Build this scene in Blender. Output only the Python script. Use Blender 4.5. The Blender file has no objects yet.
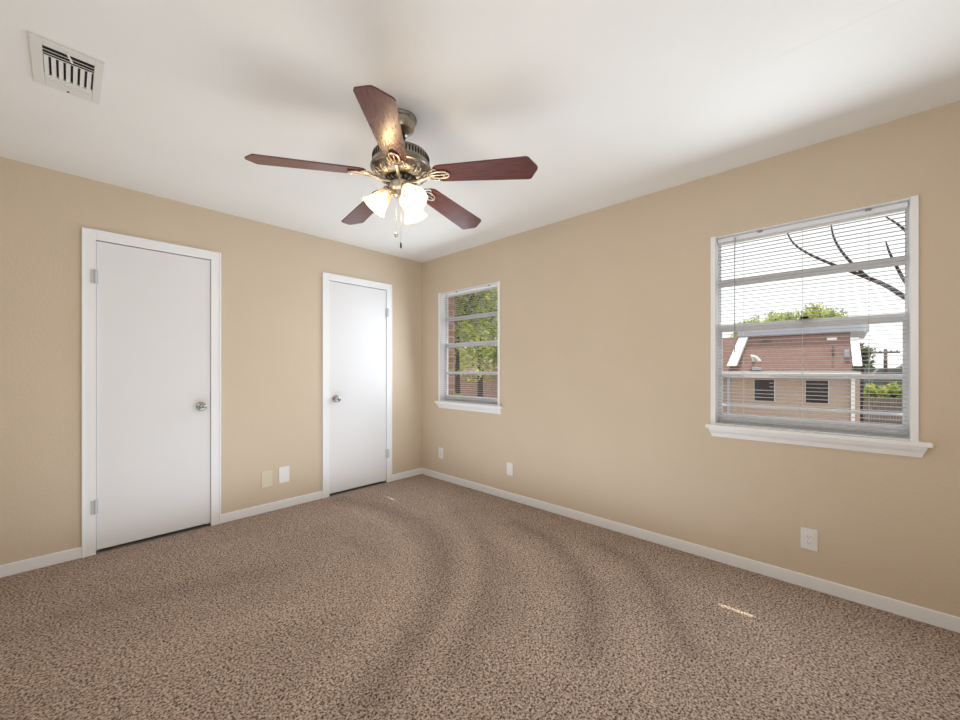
import bpy, bmesh, math, random
from mathutils import Vector, Matrix
R = math.radians
sc = bpy.context.scene
col = sc.collection

# ------------------------------------------------------------------ camera
CAM = Vector((-2.8035, -3.567, 1.206))
cd = bpy.data.cameras.new('camera')
cd.sensor_width = 36.0
cd.lens = 388.0 / 960.0 * 36.0
cd.shift_y = 9.4 / 960.0
cd.clip_start = 0.02
cd.clip_end = 500
cam = bpy.data.objects.new('camera', cd)
cam.location = CAM
cam.rotation_euler = (R(90), 0, -0.815)
col.objects.link(cam)
sc.camera = cam

# ------------------------------------------------------------------ colour management
sc.view_settings.view_transform = 'Standard'
sc.view_settings.look = 'None'
sc.view_settings.gamma = 1
sc.view_settings.use_curve_mapping = False
sc.view_settings.exposure = 0.22
sc.cycles.use_denoising = True
sc.cycles.max_bounces = 8
sc.cycles.diffuse_bounces = 5
sc.cycles.transparent_max_bounces = 16
sc.cycles.sample_clamp_indirect = 6
sc.cycles.caustics_reflective = False
sc.cycles.caustics_refractive = False

# ------------------------------------------------------------------ sky: hazy white, brighter on the sun's side (+x)
SKY_SUN, SKY_BACK = 1.15, 1.12
w = bpy.data.worlds.new('sky')
sc.world = w
w.use_nodes = True
nt = w.node_tree
nt.nodes.clear()
wo = nt.nodes.new('ShaderNodeOutputWorld')
bg = nt.nodes.new('ShaderNodeBackground')
tc = nt.nodes.new('ShaderNodeTexCoord')
sx = nt.nodes.new('ShaderNodeSeparateXYZ')
mr = nt.nodes.new('ShaderNodeMapRange')
mr.inputs[1].default_value = -0.2
mr.inputs[2].default_value = 0.7
mr.inputs[3].default_value = SKY_BACK
mr.inputs[4].default_value = SKY_SUN
bg.inputs[0].default_value = (0.97, 0.985, 1.0, 1)
nt.links.new(tc.outputs['Generated'], sx.inputs[0])
nt.links.new(sx.outputs[0], mr.inputs[0])
nt.links.new(mr.outputs[0], bg.inputs[1])
nt.links.new(bg.outputs[0], wo.inputs[0])

# ------------------------------------------------------------------ sun
SUN_ELEV = 64.0
sl = bpy.data.lights.new('sun', 'SUN')
sl.energy = 4.5
sl.angle = R(0.6)
sl.color = (1, 0.95, 0.86)
sun = bpy.data.objects.new('sun', sl)
sun.rotation_euler = (0, R(90 - SUN_ELEV), 0)     # shines towards -x and down
col.objects.link(sun)

def area(name, loc, rot, sx_, sy_, energy, color=(1, 1, 1), portal=False):
    l = bpy.data.lights.new(name, 'AREA')
    l.shape = 'RECTANGLE'
    l.size, l.size_y = sx_, sy_
    l.energy = energy
    l.color = color
    l.cycles.is_portal = portal
    o = bpy.data.objects.new(name, l)
    o.location = loc
    o.rotation_euler = rot
    col.objects.link(o)
    return o
# area lamps added just inside the blinds, standing in for the windows' daylight
DAY = (0.84, 0.93, 1.0)
area('daylight_fill_small_window', (-0.13, -0.746, 1.47), (0, R(84), 0), 1.1, 0.78, 9, DAY)
area('daylight_fill_large_window', (-0.13, -3.383, 1.47), (0, R(84), 0), 1.1, 0.78, 13, DAY)
# unseen fill lamps added: one over the floor facing up, one behind the camera
area('floor_fill_light', (-1.6, -1.75, 0.03), (R(180), 0, 0), 2.4, 2.7, 24, (0.85, 0.93, 1.0))
area('camera_end_fill', (-3.1, -3.95, 1.75), (R(80), 0, R(-42)), 0.9, 0.9, 9, (0.90, 0.95, 1.0))

# ------------------------------------------------------------------ helpers
def hit(x, y, ax, val):
    """point where the sight line of photo point (x, y) meets the plane coordinate[ax] = val (used for layout only)"""
    a = 0.815
    F = Vector((math.sin(a), math.cos(a), 0)); Rr = Vector((math.cos(a), -math.sin(a), 0))
    d = F + Rr * ((x - 480) / 388.0) + Vector((0, 0, 1)) * ((369.4 - y) / 388.0)
    return CAM + d * ((val - CAM[ax]) / d[ax])

def box(bm, x0, x1, y0, y1, z0, z1, bev=0):
    vs = [bm.verts.new((x, y, z)) for x in (x0, x1) for y in (y0, y1) for z in (z0, z1)]
    fs = [bm.faces.new([vs[i] for i in f]) for f in
          ((0, 1, 3, 2), (4, 6, 7, 5), (0, 4, 5, 1), (2, 3, 7, 6), (0, 2, 6, 4), (1, 5, 7, 3))]
    if bev > 0:
        es = list({e for f in fs for e in f.edges})
        bmesh.ops.bevel(bm, geom=es, offset=bev, segments=2, affect='EDGES', profile=0.5)
    return fs

def lathe(bm, prof, M=Matrix(), n=32, ripple=None):
    """prof: list of (r, z)"""
    rings = []
    for r, z in prof:
        ring = []
        for i in range(n):
            a = 2 * math.pi * i / n
            rr = r * (1 + (ripple(a) if ripple else 0))
            ring.append(bm.verts.new(M @ Vector((rr * math.cos(a), rr * math.sin(a), z))))
        rings.append(ring)
    for k in range(len(rings) - 1):
        for i in range(n):
            j = (i + 1) % n
            bm.faces.new((rings[k][i], rings[k][j], rings[k + 1][j], rings[k + 1][i]))
    if prof[0][0] > 1e-4: bm.faces.new(list(reversed(rings[0])))
    if prof[-1][0] > 1e-4: bm.faces.new(rings[-1])
    return rings

def tube(bm, pts, rad, n=8):
    pts = [Vector(p) for p in pts]
    rads = rad if isinstance(rad, (list, tuple)) else [rad] * len(pts)
    rings = []
    up = Vector((0, 0, 1))
    for i, p in enumerate(pts):
        d = (pts[min(i + 1, len(pts) - 1)] - pts[max(i - 1, 0)]).normalized()
        u = d.cross(up)
        if u.length < 1e-3: u = d.cross(Vector((1, 0, 0)))
        u.normalize(); v = d.cross(u)
        rings.append([bm.verts.new(p + (u * math.cos(2 * math.pi * k / n) + v * math.sin(2 * math.pi * k / n)) * rads[i]) for k in range(n)])
    for a, b in zip(rings, rings[1:]):
        for k in range(n):
            bm.faces.new((a[k], a[(k + 1) % n], b[(k + 1) % n], b[k]))
    bm.faces.new(list(reversed(rings[0]))); bm.faces.new(rings[-1])

def prism(bm, poly, z0, z1, M=Matrix()):
    a = [bm.verts.new(M @ Vector((x, y, z0))) for x, y in poly]
    b = [bm.verts.new(M @ Vector((x, y, z1))) for x, y in poly]
    bm.faces.new(list(reversed(a))); bm.faces.new(b)
    for i in range(len(a)):
        j = (i + 1) % len(a)
        bm.faces.new((a[i], a[j], b[j], b[i]))

def obj(name, bm, m, parent=None, smooth=None):
    bmesh.ops.remove_doubles(bm, verts=bm.verts, dist=1e-6)
    bmesh.ops.recalc_face_normals(bm, faces=bm.faces)
    me = bpy.data.meshes.new(name)
    bm.to_mesh(me); bm.free()
    if m: me.materials.append(m)
    o = bpy.data.objects.new(name, me)
    col.objects.link(o)
    if parent:
        o.parent = parent
        o.matrix_parent_inverse = Matrix.Translation(parent.location).inverted() if parent.type == 'EMPTY' else Matrix()
    if smooth is not None:
        for p in me.polygons: p.use_smooth = True
        me.set_sharp_from_angle(angle=R(smooth))
    return o

def thing(name, label, cat, loc=(0, 0, 0), group=None):
    o = bpy.data.objects.new(name, None)
    o.empty_display_size = 0.05
    o.location = loc
    col.objects.link(o)
    tag(o, label, cat, group)
    return o

def tag(o, label=None, cat=None, group=None, kind=None):
    if label: o['label'] = label
    if cat: o['category'] = cat
    if group: o['group'] = group
    if kind: o['kind'] = kind
    return o

def struct_root(name, label, loc, cat):
    o = thing(name, label, cat, loc)
    o['kind'] = 'structure'
    return o

BM = bmesh.new

# ------------------------------------------------------------------ materials
def mat(name, color, rough=0.5, metal=0.0, **kw):
    m = bpy.data.materials.new(name)
    m.use_nodes = True
    b = m.node_tree.nodes['Principled BSDF']
    b.inputs['Base Color'].default_value = (*color, 1)
    b.inputs['Roughness'].default_value = rough
    b.inputs['Metallic'].default_value = metal
    for k, v in kw.items():
        b.inputs[k].default_value = v
    return m

def nodes(m): return m.node_tree.nodes, m.node_tree.links, m.node_tree.nodes['Principled BSDF']

def add_noise(m, c1, c2, scale, detail=4, bump=0, bscale=None, bdist=0.01, stretch=None, lo=0.35, hi=0.65):
    N, L, b = nodes(m)
    t = N.new('ShaderNodeTexCoord')
    src = t.outputs['Object']
    if stretch:
        mp = N.new('ShaderNodeMapping'); mp.inputs['Scale'].default_value = stretch
        L.new(src, mp.inputs[0]); src = mp.outputs[0]
    n = N.new('ShaderNodeTexNoise'); n.inputs['Scale'].default_value = scale; n.inputs['Detail'].default_value = detail
    L.new(src, n.inputs['Vector'])
    cr = N.new('ShaderNodeValToRGB')
    cr.color_ramp.elements[0].position = lo; cr.color_ramp.elements[0].color = (*c1, 1)
    cr.color_ramp.elements[1].position = hi; cr.color_ramp.elements[1].color = (*c2, 1)
    L.new(n.outputs[0], cr.inputs[0]); L.new(cr.outputs[0], b.inputs['Base Color'])
    if bump:
        n2 = N.new('ShaderNodeTexNoise'); n2.inputs['Scale'].default_value = bscale or scale; n2.inputs['Detail'].default_value = 3
        L.new(src, n2.inputs['Vector'])
        bp = N.new('ShaderNodeBump'); bp.inputs['Strength'].default_value = bump; bp.inputs['Distance'].default_value = bdist
        L.new(n2.outputs[0], bp.inputs['Height']); L.new(bp.outputs[0], b.inputs['Normal'])
    return m

WALLC = (0.66, 0.55, 0.435)
m_wall = add_noise(mat('beige_wall_paint', WALLC, 0.55), (0.65, 0.543, 0.42), (0.663, 0.555, 0.432), 3, bump=0.35, bscale=75, bdist=0.004)
m_ceil = add_noise(mat('white_ceiling_paint', (0.84, 0.84, 0.83), 0.8), (0.83, 0.83, 0.82), (0.85, 0.85, 0.84), 2, bump=0.15, bscale=60, bdist=0.003)
m_white = mat('white_trim_paint', (0.90, 0.92, 0.95), 0.3)
m_door = add_noise(mat('white_door_paint', (0.82, 0.83, 0.86), 0.38), (0.815, 0.825, 0.855), (0.825, 0.835, 0.865), 2, bump=0.08, bscale=8, bdist=0.004)
m_hinge = mat('painted_hinge', (0.60, 0.62, 0.66), 0.4)
m_vinyl = mat('white_vinyl', (0.90, 0.93, 0.97), 0.4)
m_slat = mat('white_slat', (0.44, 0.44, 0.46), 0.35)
m_plate = mat('white_plastic', (0.82, 0.82, 0.82), 0.3)
m_almond = mat('almond_plastic', (0.70, 0.64, 0.50), 0.35)
m_dark = mat('dark_slot', (0.012, 0.012, 0.012), 0.8)
m_duct = mat('duct_dark', (0.02, 0.02, 0.02), 0.9)
m_vent = mat('vent_enamel', (0.74, 0.74, 0.72), 0.4)
m_nickel = mat('satin_nickel', (0.44, 0.42, 0.40), 0.25, 1.0)
m_brushed = add_noise(mat('antique_pewter', (0.48, 0.42, 0.35), 0.3, 1.0), (0.24, 0.205, 0.17), (0.46, 0.41, 0.35), 9, detail=2, stretch=(1, 1, 6))
m_brass = mat('warm_polished_metal', (0.68, 0.61, 0.51), 0.27, 1.0)
m_cord = mat('grey_cord', (0.35, 0.35, 0.36), 0.6)
m_clear = mat('wand_plastic', (0.45, 0.47, 0.52), 0.15)
m_blind_cord = mat('white_cord', (0.7, 0.7, 0.68), 0.7)

# mahogany blade
m_wood = mat('mahogany_veneer', (0.13, 0.03, 0.025), 0.26)
add_noise(m_wood, (0.075, 0.018, 0.018), (0.15, 0.042, 0.034), 14, detail=3, stretch=(1, 9, 1), lo=.3, hi=.75)
N, L, b = nodes(m_wood)
ga = N.new('ShaderNodeAttribute'); ga.attribute_name = 'grain'
for n_ in list(N):
    if n_.type == 'MAPPING': L.new(ga.outputs['Vector'], n_.inputs[0])

# carpet
def carpet():
    m = bpy.data.materials.new('cut_pile_carpet'); m.use_nodes = True
    N, L, b = nodes(m)
    b.inputs['Roughness'].default_value = 0.95
    b.inputs['Specular IOR Level'].default_value = 0.1
    t = N.new('ShaderNodeTexCoord')
    def noise(scale, detail, rough=0.5, dist=0.0):
        n = N.new('ShaderNodeTexNoise'); n.inputs['Scale'].default_value = scale
        n.inputs['Detail'].default_value = detail; n.inputs['Roughness'].default_value = rough
        n.inputs['Distortion'].default_value = dist
        L.new(t.outputs['Object'], n.inputs['Vector']); return n.outputs[0]
    fine = noise(120, 3, 0.65, 0.6)
    cr = N.new('ShaderNodeValToRGB')
    e = cr.color_ramp.elements
    e[0].position = 0.39; e[0].color = (0.06, 0.038, 0.028, 1)
    e[1].position = 0.62; e[1].color = (0.60, 0.475, 0.395, 1)
    k = e.new(0.48); k.color = (0.32, 0.24, 0.192, 1)
    L.new(fine, cr.inputs[0])
    big = noise(1.6, 3, 0.5)
    at = N.new('ShaderNodeAttribute'); at.attribute_name = 'nap'
    ma = N.new('ShaderNodeMapRange'); ma.inputs[1].default_value = 0.3; ma.inputs[2].default_value = 0.7
    ma.inputs[3].default_value = 1.0; ma.inputs[4].default_value = 1.14
    L.new(big, ma.inputs[0])
    mu = N.new('ShaderNodeMath'); mu.operation = 'MULTIPLY'
    L.new(ma.outputs[0], mu.inputs[0]); L.new(at.outputs['Fac'], mu.inputs[1])
    vm = N.new('ShaderNodeVectorMath'); vm.operation = 'SCALE'
    L.new(cr.outputs[0], vm.inputs[0]); L.new(mu.outputs[0], vm.inputs['Scale'])
    L.new(vm.outputs[0], b.inputs['Base Color'])
    bp = N.new('ShaderNodeBump'); bp.inputs['Strength'].default_value = 0.8; bp.inputs['Distance'].default_value = 0.008
    L.new(fine, bp.inputs['Height']); L.new(bp.outputs[0], b.inputs['Normal'])
    return m
m_carpet = carpet()

def brick(name, c1, c2, mortar, scale=1.0):
    m = bpy.data.materials.new(name); m.use_nodes = True
    N, L, b = nodes(m)
    b.inputs['Roughness'].default_value = 0.85
    t = N.new('ShaderNodeTexCoord'); s = N.new('ShaderNodeSeparateXYZ'); c = N.new('ShaderNodeCombineXYZ')
    add = N.new('ShaderNodeMath'); add.operation = 'ADD'
    L.new(t.outputs['Object'], s.inputs[0])
    L.new(s.outputs[0], add.inputs[0]); L.new(s.outputs[1], add.inputs[1])
    L.new(add.outputs[0], c.inputs[0]); L.new(s.outputs[2], c.inputs[1])
    br = N.new('ShaderNodeTexBrick')
    br.inputs['Scale'].default_value = scale
    br.inputs['Brick Width'].default_value = 0.21; br.inputs['Row Height'].default_value = 0.075
    br.inputs['Mortar Size'].default_value = 0.008
    br.inputs['Color1'].default_value = (*c1, 1); br.inputs['Color2'].default_value = (*c2, 1); br.inputs['Mortar'].default_value = (*mortar, 1)
    L.new(c.outputs[0], br.inputs['Vector']); L.new(br.outputs[0], b.inputs['Base Color'])
    return m
m_brick = brick('pink_brick', (0.40, 0.28, 0.21), (0.45, 0.32, 0.25), (0.45, 0.38, 0.32))
m_brick2 = brick('red_brick', (0.28, 0.14, 0.10), (0.36, 0.20, 0.14), (0.4, 0.34, 0.28))
m_shingle = brick('brown_shingle', (0.27, 0.15, 0.12), (0.23, 0.125, 0.10), (0.15, 0.08, 0.065), 1.0)
m_metal_roof = mat('pale_roof_metal', (0.42, 0.45, 0.52), 0.6)
m_extwhite = mat('exterior_white_board', (0.8, 0.8, 0.78), 0.6)
m_extglass = mat('dark_window_glass', (0.02, 0.02, 0.025), 0.15)
m_concrete = add_noise(mat('pale_concrete', (0.45, 0.43, 0.4), 0.9), (0.36, 0.34, 0.3), (0.5, 0.47, 0.43), 0.8)
m_fence = add_noise(mat('weathered_wood', (0.16, 0.12, 0.10), 0.9), (0.10, 0.075, 0.065), (0.22, 0.17, 0.14), 2, stretch=(6, 6, 1))
m_hill = mat('distant_roofs', (0.10, 0.12, 0.11), 0.9)
m_bark = add_noise(mat('dark_bark', (0.03, 0.022, 0.025), 0.9), (0.02, 0.015, 0.018), (0.05, 0.035, 0.035), 12)
m_pole = mat('pole_wood', (0.08, 0.06, 0.05), 0.9)

def leaf(name, c1, c2, scale=1.5):
    m = bpy.data.materials.new(name); m.use_nodes = True
    N, L, b = nodes(m)
    add_noise(m, c1, c2, scale, detail=6)
    b.inputs['Roughness'].default_value = 0.6
    out = N['Material Output']
    tr = N.new('ShaderNodeBsdfTranslucent'); mx = N.new('ShaderNodeMixShader'); mx.inputs[0].default_value = 0.45
    L.new(b.inputs['Base Color'].links[0].from_socket, tr.inputs[0])
    L.new(b.outputs[0], mx.inputs[1]); L.new(tr.outputs[0], mx.inputs[2]); L.new(mx.outputs[0], out.inputs[0])
    return m
m_leaf = leaf('bright_leaves', (0.09, 0.18, 0.03), (0.70, 0.72, 0.16), 2.2)
m_leaf2 = leaf('olive_leaves', (0.05, 0.075, 0.03), (0.16, 0.19, 0.06), 1.2)

def glass():
    m = bpy.data.materials.new('window_glass'); m.use_nodes = True
    N, L, b = nodes(m); N.remove(b)
    out = N['Material Output']
    t = N.new('ShaderNodeBsdfTransparent'); t.inputs[0].default_value = (0.96, 0.97, 0.97, 1)
    g = N.new('ShaderNodeBsdfGlossy'); g.inputs['Roughness'].default_value = 0.02
    ge = N.new('ShaderNodeNewGeometry')
    dt = N.new('ShaderNodeVectorMath'); dt.operation = 'DOT_PRODUCT'
    L.new(ge.outputs['Normal'], dt.inputs[0]); L.new(ge.outputs['Incoming'], dt.inputs[1])
    ab_ = N.new('ShaderNodeMath'); ab_.operation = 'ABSOLUTE'; L.new(dt.outputs['Value'], ab_.inputs[0])
    on = N.new('ShaderNodeMath'); on.operation = 'SUBTRACT'; on.inputs[0].default_value = 1; L.new(ab_.outputs[0], on.inputs[1])
    pw = N.new('ShaderNodeMath'); pw.operation = 'POWER'; pw.inputs[1].default_value = 5; L.new(on.outputs[0], pw.inputs[0])
    lw = N.new('ShaderNodeMath'); lw.operation = 'MULTIPLY_ADD'; lw.inputs[1].default_value = 0.9; lw.inputs[2].default_value = 0.04
    L.new(pw.outputs[0], lw.inputs[0])
    mx = N.new('ShaderNodeMixShader')
    L.new(lw.outputs[0], mx.inputs[0]); L.new(t.outputs[0], mx.inputs[1]); L.new(g.outputs[0], mx.inputs[2])
    L.new(mx.outputs[0], out.inputs[0])
    return m
m_glass = glass()

def shade_glass():
    m = bpy.data.materials.new('frosted_lamp_glass'); m.use_nodes = True
    N, L, b = nodes(m)
    out = N['Material Output']
    b.inputs['Base Color'].default_value = (0.6, 0.55, 0.48, 1)
    b.inputs['Roughness'].default_value = 0.3
    tl = N.new('ShaderNodeBsdfTranslucent'); tl.inputs[0].default_value = (0.5, 0.43, 0.34, 1)
    tp = N.new('ShaderNodeBsdfTransparent'); tp.inputs[0].default_value = (1, 0.92, 0.78, 1)
    em = N.new('ShaderNodeEmission'); em.inputs[0].default_value = (1, 0.80, 0.52, 1); em.inputs[1].default_value = 0.05
    m1 = N.new('ShaderNodeMixShader'); m1.inputs[0].default_value = 0.5
    m2 = N.new('ShaderNodeMixShader'); m2.inputs[0].default_value = 0.5
    ad = N.new('ShaderNodeAddShader')
    L.new(b.outputs[0], m1.inputs[1]); L.new(tl.outputs[0], m1.inputs[2])
    L.new(m1.outputs[0], m2.inputs[1]); L.new(tp.outputs[0], m2.inputs[2])
    L.new(m2.outputs[0], ad.inputs[0]); L.new(em.outputs[0], ad.inputs[1]); L.new(ad.outputs[0], out.inputs[0])
    return m
m_shade = shade_glass()
m_bulb = mat('lit_bulb', (1, 0.9, 0.7), 0.4)
nodes(m_bulb)[2].inputs['Emission Color'].default_value = (1, 0.86, 0.62, 1)
nodes(m_bulb)[2].inputs['Emission Strength'].default_value = 6

# ------------------------------------------------------------------ room shell
H = 2.44
XB, YB = -3.38, -4.25          # the two walls behind the camera
W1 = (-1.166, -0.326)          # small window opening in y
W2 = (-3.799, -2.966)          # large window opening
WZ = (0.862, 2.04)
DA = (-2.684, -2.046)          # closet door opening in x
DB = (-1.113, -0.474)
DH = 2.055

# ceiling with a hairline seam
p0, p1 = hit(905, 0, 2, H), hit(800, 47, 2, H)
bm = BM(); box(bm, XB - .12, 0.12, YB - .12, 0.80, H, H + 0.1)
o = obj('ceiling', bm, m_ceil); tag(o, kind='structure')
N, L, b = nodes(m_ceil)
t = N.new('ShaderNodeTexCoord'); mp = N.new('ShaderNodeMapping'); mp.vector_type = 'TEXTURE'
ang = math.atan2(p1.y - p0.y, p1.x - p0.x)
mp.inputs['Location'].default_value = (p0.x, p0.y, 0); mp.inputs['Rotation'].default_value = (0, 0, ang)
L.new(t.outputs['Object'], mp.inputs[0])
s = N.new('ShaderNodeSeparateXYZ'); L.new(mp.outputs[0], s.inputs[0])
nz = N.new('ShaderNodeTexNoise'); nz.inputs['Scale'].default_value = 6; L.new(t.outputs['Object'], nz.inputs['Vector'])
jit = N.new('ShaderNodeMath'); jit.operation = 'MULTIPLY_ADD'; jit.inputs[1].default_value = 0.02; jit.inputs[2].default_value = -0.01
L.new(nz.outputs[0], jit.inputs[0])
ay = N.new('ShaderNodeMath'); ay.operation = 'ADD'; L.new(s.outputs[1], ay.inputs[0]); L.new(jit.outputs[0], ay.inputs[1])
ab = N.new('ShaderNodeMath'); ab.operation = 'ABSOLUTE'; L.new(ay.outputs[0], ab.inputs[0])
lt = N.new('ShaderNodeMapRange'); lt.inputs[1].default_value = 0.0; lt.inputs[2].default_value = 0.004; lt.inputs[3].default_value = 0.10; lt.inputs[4].default_value = 0
L.new(ab.outputs[0], lt.inputs[0])
lx = N.new('ShaderNodeMath'); lx.operation = 'LESS_THAN'; lx.inputs[1].default_value = (p1 - p0).length * 1.3
L.new(s.outputs[0], lx.inputs[0])
mm = N.new('ShaderNodeMath'); mm.operation = 'MULTIPLY'; L.new(lt.outputs[0], mm.inputs[0]); L.new(lx.outputs[0], mm.inputs[1])
mx = N.new('ShaderNodeMix'); mx.data_type = 'RGBA'
src = b.inputs['Base Color'].links[0].from_socket
L.new(mm.outputs[0], mx.inputs[0]); L.new(src, mx.inputs[6]); mx.inputs[7].default_value = (0.2, 0.19, 0.17, 1)
L.new(mx.outputs[2], b.inputs['Base Color'])

# carpeted floor: fine grid whose 'nap' attribute holds the vacuum cleaner's tracks
bm = BM()
nx, ny = 170, 220
x0, x1, y0, y1 = XB, 0.0, YB, 0.0
tracks_px = [  # (points in the photo, half width m, change)
    ([(340, 499), (385, 508), (425, 526), (444, 552), (442, 590), (415, 640), (370, 700)], 0.10, -0.20),
    ([(355, 512), (390, 525), (408, 548), (400, 590), (365, 640), (310, 700)], 0.10, 0.12),
    ([(455, 512), (480, 535), (492, 565), (485, 610), (455, 670)], 0.085, -0.13),
    ([(430, 500), (462, 525), (470, 560), (460, 605), (420, 670)], 0.08, 0.08),
    ([(515, 522), (550, 540), (578, 566), (592, 600), (590, 650)], 0.07, -0.20),
    ([(500, 535), (530, 560), (545, 600), (540, 660)], 0.09, 0.10),
    ([(600, 545), (636, 562), (657, 590), (674, 622), (690, 650)], 0.065, -0.20),
    ([(580, 552), (612, 580), (632, 625), (640, 680)], 0.09, 0.08),
    ([(700, 590), (760, 625), (800, 680)], 0.08, 0.08),
    ([(350, 540), (368, 550)], 0.08, -0.10),
    ([(0, 640), (100, 605), (200, 585), (260, 575)], 0.12, -0.13),
    ([(60, 580), (160, 560), (260, 540), (330, 520)], 0.10, 0.05),
    ([(0, 690), (140, 650), (260, 620), (330, 600)], 0.10, 0.07),
]
tracks = [([hit(px, py, 2, 0) for px, py in pts], w_, a_) for pts, w_, a_ in tracks_px]
def seg_d(p, a, b_):
    ab_ = b_ - a; t_ = max(0, min(1, (p - a).dot(ab_) / ab_.length_squared)); return (p - a - ab_ * t_).length
lay = bm.verts.layers.float.new('nap')
grid = [[bm.verts.new((x0 + (x1 - x0) * i / nx, y0 + (y1 - y0) * j / ny, 0)) for j in range(ny + 1)] for i in range(nx + 1)]
for row in grid:
    for v in row:
        k = 1.0
        for pts, w_, a_ in tracks:
            d = min(seg_d(v.co, pts[i], pts[i + 1]) for i in range(len(pts) - 1))
            if d < 2.2 * w_:
                k += a_ * math.exp(-(d / w_) ** 2 * 1.3)
        v[lay] = k
for i in range(nx):
    for j in range(ny):
        bm.faces.new((grid[i][j], grid[i + 1][j], grid[i + 1][j + 1], grid[i][j + 1]))
me = bpy.data.meshes.new('floor'); bm.to_mesh(me); bm.free(); me.materials.append(m_carpet)
o = bpy.data.objects.new('floor', me); col.objects.link(o); tag(o, kind='structure')
bm = BM(); box(bm, XB - .12, 0.0, YB - .12, 0.80, -0.15, -0.004)
tag(obj('floor_slab', bm, m_concrete), kind='structure')

# wall with the two closet doors (y = 0)
bm = BM(); T = 0.11
for a, b_ in ((XB - .12, DA[0]), (DA[1], DB[0]), (DB[1], 0.0)): box(bm, a, b_, 0, T, 0, H)
for a, b_ in (DA, DB): box(bm, a, b_, 0, T, DH, H)
box(bm, XB - .12, 0.16, 0.75, 0.80, 0, H)
box(bm, XB - .12, XB - .07, T, 0.75, 0, H)
tag(obj('wall_left', bm, m_wall), kind='structure')
# wall with the two windows (x = 0)
bm = BM(); T2 = 0.115
for a, b_ in ((YB - .12, W2[0]), (W2[1], W1[0]), (W1[1], 0.75)): box(bm, 0, T2, a, b_, 0, H)
for a, b_ in (W1, W2):
    box(bm, 0, T2, a, b_, 0, WZ[0]); box(bm, 0, T2, a, b_, WZ[1], H)
tag(obj('wall_right', bm, m_wall), kind='structure')
bm = BM(); X0, X1 = T2 + .002, T2 + 0.11
for a, b_ in ((YB - .12, W2[0] - .01), (W2[1] + .01, W1[0] - .01), (W1[1] + .01, 1.2)): box(bm, X0, X1, a, b_, -3.0, 2.9)
for a, b_ in (W1, W2):
    box(bm, X0, X1, a - .01, b_ + .01, -3.0, WZ[0] - .02); box(bm, X0, X1, a - .01, b_ + .01, WZ[1] + .01, 2.9)
tag(obj('wall_outer_brick', bm, m_brick2), kind='structure')
bm = BM(); box(bm, XB - .12, XB, YB, 0, 0, H); tag(obj('wall_back', bm, m_wall), kind='structure')
bm = BM(); box(bm, XB, 0, YB - .12, YB, 0, H); tag(obj('wall_near', bm, m_wall), kind='structure')

# baseboards
def baseboard(name, along, a, b_, side):
    bm = BM()
    d, h = 0.012, 0.070
    if along == 'x': box(bm, a, b_, -d, 0, 0, h, 0.003)
    elif side == 'r': box(bm, -d, 0, a, b_, 0, h, 0.003)
    elif side == 'b': box(bm, XB, XB + d, a, b_, 0, h, 0.003)
    tag(obj(name, bm, m_white), kind='structure')
CW = 0.060
baseboard('baseboard_left', 'x', XB, DA[0] - CW, 'l')
baseboard('baseboard_middle', 'x', DA[1] + CW - .004, DB[0] - CW + .004, 'l')
baseboard('baseboard_corner', 'x', DB[1] + CW, 0, 'l')
baseboard('baseboard_right', 'y', YB, -0.0122, 'r')
baseboard('baseboard_back', 'y', YB, -0.0122, 'b')

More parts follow.
